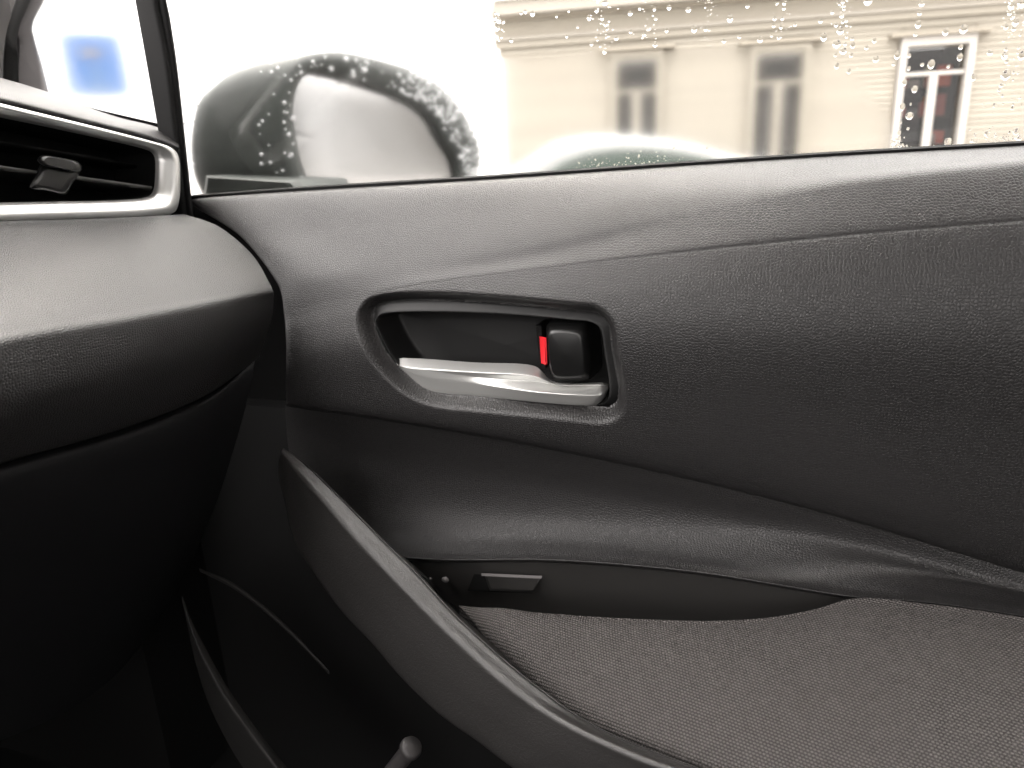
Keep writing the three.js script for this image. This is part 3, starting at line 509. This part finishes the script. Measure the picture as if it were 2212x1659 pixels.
// the house: facade plane, surveyed the same way
const hYaw = THREE.MathUtils.degToRad(10), hDir = V(Math.cos(hYaw), 0, -Math.sin(hYaw)), hN = V(Math.sin(hYaw), 0, Math.cos(hYaw));
const hP = eye.clone().add(V(-Math.sin(0.349), 0, -Math.cos(0.349)).multiplyScalar(12));
const hLocal = (px, py, out = 0) => { const p = onPlane(px, py, hP.clone().addScaledVector(hN, out), hN).sub(V(hP.x, 0, hP.z)); return [p.dot(hDir), p.y]; };
{
  const house = thing('wooden_house', 'cream clapboard house with white framed windows across the street', 'house', [hP.x, 0, hP.z]);
  house.rotation.y = hYaw;
  const [xl] = hLocal(1083, 200), [, eaveY] = hLocal(1500, -22), xr = xl + 16;
  const boardTop = hLocal(1500, 74)[1];
  const wins = [[hLocal(1332, 134), hLocal(1416, 300)], [hLocal(1634, 120), hLocal(1724, 300)], [hLocal(1958, 110), hLocal(2088, 240)]].map(([a, b]) => ({ x0: a[0], x1: b[0], top: a[1] }));
  wins[2].x0 = hLocal(1953, 150)[0]; wins[2].x1 = hLocal(2083, 150)[0]; wins[2].top = hLocal(2020, 100)[1];
  const sill = 0.75;
  const openings = wins.map((w) => ({ ...w, x1: Math.max(w.x1, w.x0 + 0.6) }));
  // wall core with openings: pieces between the windows
  const pieces = []; let x = xl; for (const w of openings) { pieces.push(box(w.x0 - x, boardTop, 0.16, (x + w.x0) / 2, boardTop / 2, -0.1)); pieces.push(box(w.x1 - w.x0, sill, 0.16, (w.x0 + w.x1) / 2, sill / 2, -0.1), box(w.x1 - w.x0, boardTop - w.top, 0.16, (w.x0 + w.x1) / 2, (boardTop + w.top) / 2, -0.1)); x = w.x1; }
  pieces.push(box(xr - x, boardTop, 0.16, (x + xr) / 2, boardTop / 2, -0.1), box(0.16, boardTop, 5, xl + 0.08, boardTop / 2, -2.7));
  const wall = mesh('wall', pieces, M.siding, house);
  const pitch = 0.078, nB = Math.floor((boardTop - 0.35) / pitch);
  const bg = new Map(), board = (w) => { const key = w.toFixed(3); if (!bg.has(key)) { const s = new THREE.Shape(); s.moveTo(0, 0); s.lineTo(-0.022, 0.004); s.lineTo(-0.006, pitch + 0.008); s.lineTo(0, pitch + 0.008); s.closePath(); const g = new THREE.ExtrudeGeometry(s, { depth: w, bevelEnabled: false }); g.rotateY(Math.PI / 2); bg.set(key, g); } return bg.get(key); };
  const tones = [0.94, 1, 1.04, 0.98].map((k) => S({ color: M.siding.color.clone().multiplyScalar(k), roughness: 0.8 }));
  for (let i = 0; i < nB; i++) {
    const y = 0.35 + i * pitch; if (y < 0.8) continue; // the rest stands behind the door
    const cuts = openings.filter((w) => y + pitch > sill && y < w.top + 0.2).map((w) => [w.x0 - 0.11, w.x1 + 0.11]);
    let a = xl; for (const [c0, c1] of [...cuts, [xr, xr]]) { if (c0 - a > 0.05) { const p = mesh('plank', board(c0 - a), tones[Math.floor(rnd() * 4)], wall); p.position.set(a, y, -0.02); } a = c1; }
  }
  // cornice: frieze, mouldings and the eave
  const run = (y0, y1, z, name, mat, x0 = xl - 0.06) => mesh(name, box(xr - x0, y1 - y0, z, (x0 + xr) / 2, (y0 + y1) / 2, z / 2 - 0.02), mat, house);
  const fr = hLocal(1500, 60)[1];
  run(boardTop - 0.01, fr, 0.06, 'frieze', M.siding); run(fr + 0.004, fr + 0.05, 0.1, 'moulding', M.trimWhite);
  const e0 = hLocal(1500, 17)[1]; run(fr + 0.054, e0, 0.07, 'frieze', M.siding); run(e0 + 0.004, e0 + 0.05, 0.16, 'moulding', M.brownTrim);
  run(e0 + 0.054, eaveY, 0.36, 'eave', M.trimWhite, xl - 0.16);
  const rs = new THREE.Shape(); rs.moveTo(0.4, eaveY + 0.004); rs.lineTo(0.4, eaveY + 0.06); rs.lineTo(-3, eaveY + 1.5); rs.lineTo(-3, eaveY + 0.004); rs.closePath();
  const rg = new THREE.ExtrudeGeometry(rs, { depth: xr - xl + 0.3, bevelEnabled: false }); rg.rotateY(-Math.PI / 2); rg.translate(xr + 0.1, 0, 0);
  mesh('roof', rg, M.white, house);
  // windows
  const shelfTones = [[0.5, 0.1, 0.05], [0.5, 0.22, 0.05], [0.1, 0.2, 0.4], [0.35, 0.32, 0.2], [0.3, 0.25, 0.22], [0.15, 0.14, 0.14], [0.4, 0.12, 0.1]];
  openings.forEach((w, k) => {
    const win = new THREE.Group(); win.name = 'window'; house.add(win);
    const W0 = w.x1 - w.x0, cx = (w.x0 + w.x1) / 2, H0 = w.top - sill, cy = (w.top + sill) / 2, t = 0.09;
    const fw = [box(t, H0 + 0.02, 0.1, w.x0 - t / 2, cy, 0.03), box(t, H0 + 0.02, 0.1, w.x1 + t / 2, cy, 0.03), box(W0 + 2 * t, 0.12, 0.1, cx, w.top + 0.071, 0.031)];
    const bar = hLocal(2020, 158)[1];
    fw.push(box(W0 - 0.004, 0.05, 0.06, cx, bar, 0.0), box(0.11, bar - 0.03 - sill, 0.06, cx, (bar - 0.03 + sill) / 2, 0.0));
    mesh('frame', fw, k === 2 ? M.frameWhite : M.siding, win);
    mesh('header', box(W0 + 0.5, 0.045, 0.16, cx, w.top + 0.16, 0.06), M.brownTrim, win);
    mesh('pane', box(W0 - 0.002, H0, 0.008, cx, cy, -0.05), P({ color: rgb(0.7, 0.7, 0.7), roughness: 0.02, transmission: 1, thickness: 0 }), win);
    mesh('room', [box(W0 + 0.3, H0 + 0.2, 0.04, cx, cy, -1.2), box(0.04, H0 + 0.2, 1, w.x0 - 0.14, cy, -0.68), box(0.04, H0 + 0.2, 1, w.x1 + 0.14, cy, -0.68)], S({ color: rgb(0.07, 0.06, 0.055), roughness: 1 }), win);
    if (k === 2) { mesh('shelf', [box(W0 + 0.2, 0.02, 0.2, cx, 1.42, -0.4), box(W0 + 0.2, 0.02, 0.2, cx, 1.02, -0.4)], S({ color: rgb(0.12, 0.09, 0.07) }), win);
      for (let i = 0; i < 18; i++) { const ht = 0.1 + 0.2 * rnd(), wd = 0.08 + 0.12 * rnd(), lv = [1.44, 1.04, 1.84][i % 3]; mesh('shelf_item', box(wd, ht, 0.08, w.x0 + 0.1 + (W0 - 0.2) * rnd(), lv + ht / 2, -0.42 + 0.1 * rnd(), 0.01), S({ color: rgb(...shelfTones[Math.floor(rnd() * 7)]), roughness: 0.6 }), win); } }
    else { const cg = new THREE.PlaneGeometry(W0 * 0.5, H0 * 0.8, 24, 1), p = cg.attributes.position; for (let i = 0; i < p.count; i++) p.setZ(i, 0.03 * Math.sin(p.getX(i) * 60)); cg.computeVertexNormals(); cg.translate(cx + 0.02, cy - H0 * 0.1, -0.2); mesh('curtain', cg, S({ color: rgb(0.4, 0.38, 0.38), roughness: 1, side: THREE.DoubleSide }), win); }
  });
}
{
  const b = thing('grey_building', 'plain grey building down the street, mirrored in the door mirror', 'building', [24, 0, -11]);
  mesh('wall', box(20, 7, 8, 0, 3.5, 0), S({ color: rgb(0.2, 0.195, 0.185), roughness: 0.9 }), b);
  mesh('roof', box(20.6, 0.3, 8.6, 0, 7.16, 0), M.brownTrim, b);
  for (let i = 0; i < 6; i++) mesh('window', box(0.06, 1.5, 1.0, -10.04, 2.2 + 2.8 * (i % 2), -2.6 + 2.6 * Math.floor(i / 2)), M.gloss, b);
}
// parked white car in front of the house
{
  const cn = hN, c0 = eye.clone().add(V(-Math.sin(0.349), 0, -Math.cos(0.349)).multiplyScalar(8.6));
  const cl = (px, py) => { const p = onPlane(px, py, c0, cn).sub(V(c0.x, 0, c0.z)); return [p.dot(hDir), p.y]; };
  const pc = thing('parked_car', 'pale hatchback with green tinted side windows parked before the cream house', 'car', [c0.x, 0, c0.z]); pc.rotation.y = hYaw;
  const top = [[900, 425], [980, 405], [1060, 388], [1130, 345], [1200, 305], [1280, 290], [1400, 291], [1500, 308], [1600, 335], [1680, 352], [1740, 380]].map(([a, b]) => cl(a, b));
  const xs = top.map((p) => p[0]), x0 = xs[0] - 0.3, x1 = xs[xs.length - 1] + 0.3;
  const prof = spread([V(x0, 0.75, 0), ...top.map(([x, y]) => V(x, y, 0)), V(x1, 0.7, 0)], 70);
  const rows = []; // across the width: side, shoulder, roof, shoulder, side
  const across = [[0, 0, 1], [0.02, 0.25, 1], [-0.12, 0.9, 1], [-0.25, 0.985, 1], [-0.5, 1, 1], [-0.85, 1.01, 1], [-1.2, 1, 1], [-1.45, 0.985, 1], [-1.58, 0.9, 1], [-1.7, 0.25, 1], [-1.7, 0, 1]];
  for (const [z, k] of across) rows.push(prof.map((p) => V(p.x, k < 0.3 ? 0.35 + k * 1.6 * (p.y > 0.9 ? 0.9 / 0.9 : 1) : 0.75 + (p.y - 0.75) * (k < 0.95 ? 0.7 : k), z)));
  mesh('body', grid(rows), P({ color: rgb(0.15, 0.153, 0.15), roughness: 0.6, clearcoat: 0.2, side: THREE.DoubleSide }), pc);
  const wp = [[1120, 420], [1165, 386], [1215, 352], [1270, 331], [1330, 322], [1400, 322], [1480, 330], [1540, 343], [1590, 360], [1640, 420]].map(([a, b]) => cl(a, b)).map(([x, y]) => new THREE.Vector2(x, y));
  const ws = new THREE.Shape(); ws.setFromPoints(wp);
  const wg = new THREE.ExtrudeGeometry(ws, { depth: 0.02, bevelEnabled: false }); wg.translate(0, 0, 0.025);
  mesh('side_window', wg, P({ color: rgb(0.04, 0.055, 0.047), roughness: 0.3, specularIntensity: 0.6 }), pc);
  for (const x of [lerp(x0, x1, 0.2), lerp(x0, x1, 0.8)]) { const t = new THREE.CylinderGeometry(0.31, 0.31, 0.2, 28); t.rotateX(Math.PI / 2); t.translate(x, 0.31, -0.08); mesh('wheel', t, M.rubber, pc); }
}
// blue information sign seen through the quarter pane
{
  const d = dirOf(205, 140), p = eye.clone().addScaledVector(d, 9.5);
  const s = thing('blue_sign', 'blue street sign with a yellow emblem, seen through the small front side window', 'sign', [p.x, 0, p.z]); s.rotation.y = Math.atan2(-d.x, -d.z);
  const hw = 0.38, hh = 0.40;
  mesh('sign_panel', box(hw * 2, hh * 2, 0.03, 0, p.y, 0, 0.012), S({ color: rgb(0.008, 0.07, 0.22), roughness: 0.5 }), s);
  mesh('sign_emblem', box(0.2, 0.1, 0.012, -0.02, p.y + 0.14, 0.02, 0.005), S({ color: rgb(0.19, 0.14, 0.055), roughness: 0.5 }), s);
  mesh('sign_figure', [box(0.12, 0.16, 0.012, 0, p.y - 0.1, 0.02, 0.005), box(0.26, 0.12, 0.012, 0, p.y - 0.29, 0.02, 0.005)], S({ color: rgb(0.07, 0.12, 0.2), roughness: 0.5 }), s);
  const c = new THREE.CylinderGeometry(0.04, 0.04, p.y - 0.3, 16); c.translate(0, (p.y - 0.3) / 2, -0.045); mesh('post', c, S({ color: rgb(0.35), roughness: 0.6 }), s);
}
{
  const d = dirOf(510, 150), p = eye.clone().addScaledVector(d, 14), o = thing('lamp_post', 'pale slim lamp post fading into the white sky above the mirror', 'lamp post', [p.x, 0, p.z]);
  const c = new THREE.CylinderGeometry(0.07, 0.1, 7, 16); c.translate(0, 3.5, 0); mesh('post', c, S({ color: rgb(0.2), roughness: 0.7 }), o);
  const a = new THREE.CylinderGeometry(0.035, 0.04, 1.6, 12); a.rotateZ(Math.PI / 2); a.translate(0.8, 6.95, 0); mesh('arm', a, S({ color: rgb(0.2), roughness: 0.7 }), o);
  mesh('lamp_head', box(0.5, 0.1, 0.2, 1.8, 6.95, 0, 0.04), S({ color: rgb(0.25), roughness: 0.6 }), o);
}
// ================================================================ rain drops on the glass
function dropGeo(r, tall) { const g = new THREE.SphereGeometry(r, 14, 8, 0, Math.PI * 2, 0, Math.PI / 2); g.rotateX(-Math.PI / 2); const p = g.attributes.position; for (let i = 0; i < p.count; i++) { const y = p.getY(i), z = p.getZ(i); p.setXYZ(i, p.getX(i) * (1 - 0.16 * y / r), y * tall, z * 0.3); } const c = new THREE.CircleGeometry(r, 14); c.rotateY(Math.PI); const q = c.attributes.position; for (let i = 0; i < q.count; i++) q.setXY(i, q.getX(i) * (1 - 0.16 * q.getY(i) / r), q.getY(i) * tall); const m = mergeVertices(mergeGeometries([g.toNonIndexed(), c.toNonIndexed()].map((k) => { k.deleteAttribute('normal'); return k; }))); m.computeVertexNormals(); return m; }
{
  const z4 = (a, b) => [1620 + a * 0.2930, b * 0.2930], z3 = (a, b) => [1026 + a * 0.2929, b * 0.2929]; // survey sheets right and middle
  const quat = new THREE.Quaternion().setFromUnitVectors(V(0, 0, 1), glassN.clone().negate());
  const G = [dropGeo(1, 1.2), dropGeo(1, 1.0), dropGeo(1, 1.4)];
  const place = (o, px, py, rpx) => { const p = onGlass(px, py, 0.0038); o.position.copy(p); o.quaternion.copy(quat); o.scale.setScalar(rpx * p.distanceTo(eye) / FL); };
  const sets = [
    ['over the house window', 'raindrops over the house window', z4, [[1172, 408, 13], [1268, 474, 13], [1335, 472, 24], [1460, 488, 12], [1545, 420, 19], [1551, 345, 15], [1170, 502, 12], [1137, 607, 18], [1212, 655, 22], [1122, 785, 20], [1175, 852, 28], [1110, 902, 10], [1163, 946, 12], [1098, 978, 14], [1090, 1078, 24], [1458, 1044, 26], [1077, 1024, 10], [1102, 1026, 10], [1183, 765, 8]]],
    ['above and right of the house window', 'raindrops right of the house window', z4, [[1883, 550, 30], [1646, 566, 18], [1766, 386, 18], [1876, 406, 20], [2000, 406, 22], [1572, 214, 26], [1440, 232, 20], [1238, 178, 20], [1218, 252, 14], [1264, 28, 18], [1248, 97, 13], [1745, 980, 18], [1960, 965, 20], [1635, 1034, 12], [1980, 1010, 22], [2000, 22, 26], [1922, 40, 18], [1955, 160, 20], [1940, 212, 14], [1885, 362, 12], [1850, 625, 14], [1835, 660, 10], [1800, 772, 12], [1932, 792, 12], [1885, 195, 14], [1910, 98, 14], [1888, 450, 11]]],
    ['in the streak left of the house window', 'raindrops in the middle streak', z4, [[665, 225, 24], [640, 322, 30], [687, 374, 26], [676, 116, 15], [690, 42, 13], [634, 182, 14], [757, 332, 16], [745, 404, 14], [700, 322, 13], [712, 268, 10], [692, 66, 10], [682, 158, 11], [710, 150, 10], [606, 92, 12], [683, 14, 12], [640, 484, 16], [728, 522, 14], [712, 186, 10], [752, 284, 12], [630, 402, 11]]],
    ['among those spread before the house wall', 'raindrops spread over the wall', z4, [[75, 290, 20], [543, 272, 22], [926, 434, 20], [1084, 406, 20], [868, 10, 28], [520, 156, 14], [858, 348, 14], [916, 296, 14], [182, 136, 14], [176, 186, 12], [228, 198, 12], [238, 136, 12], [212, 278, 12], [333, 180, 12], [250, 62, 12], [252, 26, 11], [160, 262, 10], [1058, 470, 13]]],
    ['along the eaves by the house corner', 'raindrops by the house corner', z3, [[428, 100, 20], [375, 85, 13], [344, 98, 11], [272, 296, 16], [150, 132, 16], [180, 150, 18], [172, 210, 16], [845, 130, 17], [960, 20, 22], [900, 80, 16], [1147, 100, 18], [1433, 55, 17], [1575, 72, 20], [1882, 136, 22], [1618, 215, 20], [1330, 326, 18], [1838, 300, 16], [1250, 255, 16], [1044, 280, 16], [958, 380, 16], [862, 322, 14], [1150, 232, 12], [1415, 222, 14], [940, 135, 13], [965, 180, 13], [1703, 215, 13], [1950, 270, 12], [2010, 46, 14], [1217, 62, 12], [1325, 66, 12], [1335, 138, 12], [605, 122, 10], [680, 266, 10], [695, 82, 9], [760, 200, 9]]],
  ];
  const ORD = 'first second third fourth fifth sixth seventh eighth ninth tenth eleventh twelfth thirteenth fourteenth fifteenth sixteenth seventeenth eighteenth nineteenth'.split(' ');
  const ordinal = (i) => i < 19 ? ORD[i] : i === 19 ? 'twentieth' : i === 29 ? 'thirtieth' : (i < 29 ? 'twenty-' : 'thirty-') + ORD[(i + 1) % 10 - 1];
  for (const [where, group, zz, list] of sets) [...list].sort((p, q) => p[0] - q[0]).forEach(([a, b, r], i) => {
    const name = 'raindrop', k = count[name] = (count[name] ?? -1) + 1; const o = new THREE.Mesh(G[k % 3], M.water); o.name = k ? `${name}_${String(k).padStart(3, '0')}` : name; o.castShadow = true;
    o.userData = { label: `${r > 21 ? 'large' : r > 14 ? 'small' : 'tiny'} clear raindrop, ${ordinal(i)} from left ${where}`, category: 'raindrop', group }; scene.add(o); const [x, y] = zz(a, b); place(o, x, y, r * 0.293 * 0.8);
  });
  // fine spray: streaks, and the row of beads along the bottom of the glass
  const fine = []; const add = (px, py, r) => { const o = new THREE.Object3D(); place(o, px, py, r); o.updateMatrix(); fine.push(o.matrix.clone()); };
  const streak = (x, y0, y1, w, n, r0, r1) => { for (let i = 0; i < n * 0.75; i++) { const g = (rnd() + rnd() + rnd()) / 1.5 - 1; add(x + g * w * 1.4, lerp(y0, y1, Math.pow(rnd(), 1.3)), 0.85 * lerp(r0, r1, rnd() * rnd())); } };
  streak(1307, -10, 118, 26, 60, 1, 2.8); streak(1398, -5, 90, 24, 30, 0.9, 2.4); streak(1532, -5, 105, 20, 34, 0.8, 2.2); streak(1688, -5, 90, 22, 30, 0.7, 2); streak(1822, -5, 150, 26, 50, 0.7, 2.2);
  streak(2185, -10, 230, 30, 95, 0.8, 3); streak(2160, 200, 300, 50, 45, 0.7, 2); streak(1075, 28, 90, 14, 50, 1, 3.5);
  for (let i = 0; i < 420; i++) { const x = lerp(1600, 2230, rnd()), by = x < 1850 ? lerp(355, 333, (x - 1500) / 350) : lerp(333, 313, (x - 1850) / 362); add(x, by - 4 - 16 * rnd() * rnd() * rnd(), lerp(0.6, 1.9, rnd() * rnd())); }
  for (let i = 0; i < 60; i++) add(1940 + 22 * (rnd() + rnd() - 1), 322 - 30 * rnd() * rnd(), lerp(0.6, 2.2, rnd()));
  for (let i = 0; i < 90; i++) add(2150 + 70 * (rnd() + rnd() - 1), 306 - 36 * rnd() * rnd(), lerp(0.7, 2.6, rnd() * rnd()));
  for (let i = 0; i < 120; i++) add(lerp(1240, 1560, rnd()), 352 - 50 * rnd() * rnd() + 8, lerp(0.8, 2.4, rnd() * rnd()));
  const im = new THREE.InstancedMesh(dropGeo(1, 1.1), M.water, fine.length); fine.forEach((m, i) => im.setMatrixAt(i, m)); im.name = 'fine_drops'; mass(im, 'fine spray of tiny water beads along the bottom and streaks of the side glass', 'water beads'); scene.add(im);
}
renderer.render(scene, camera);
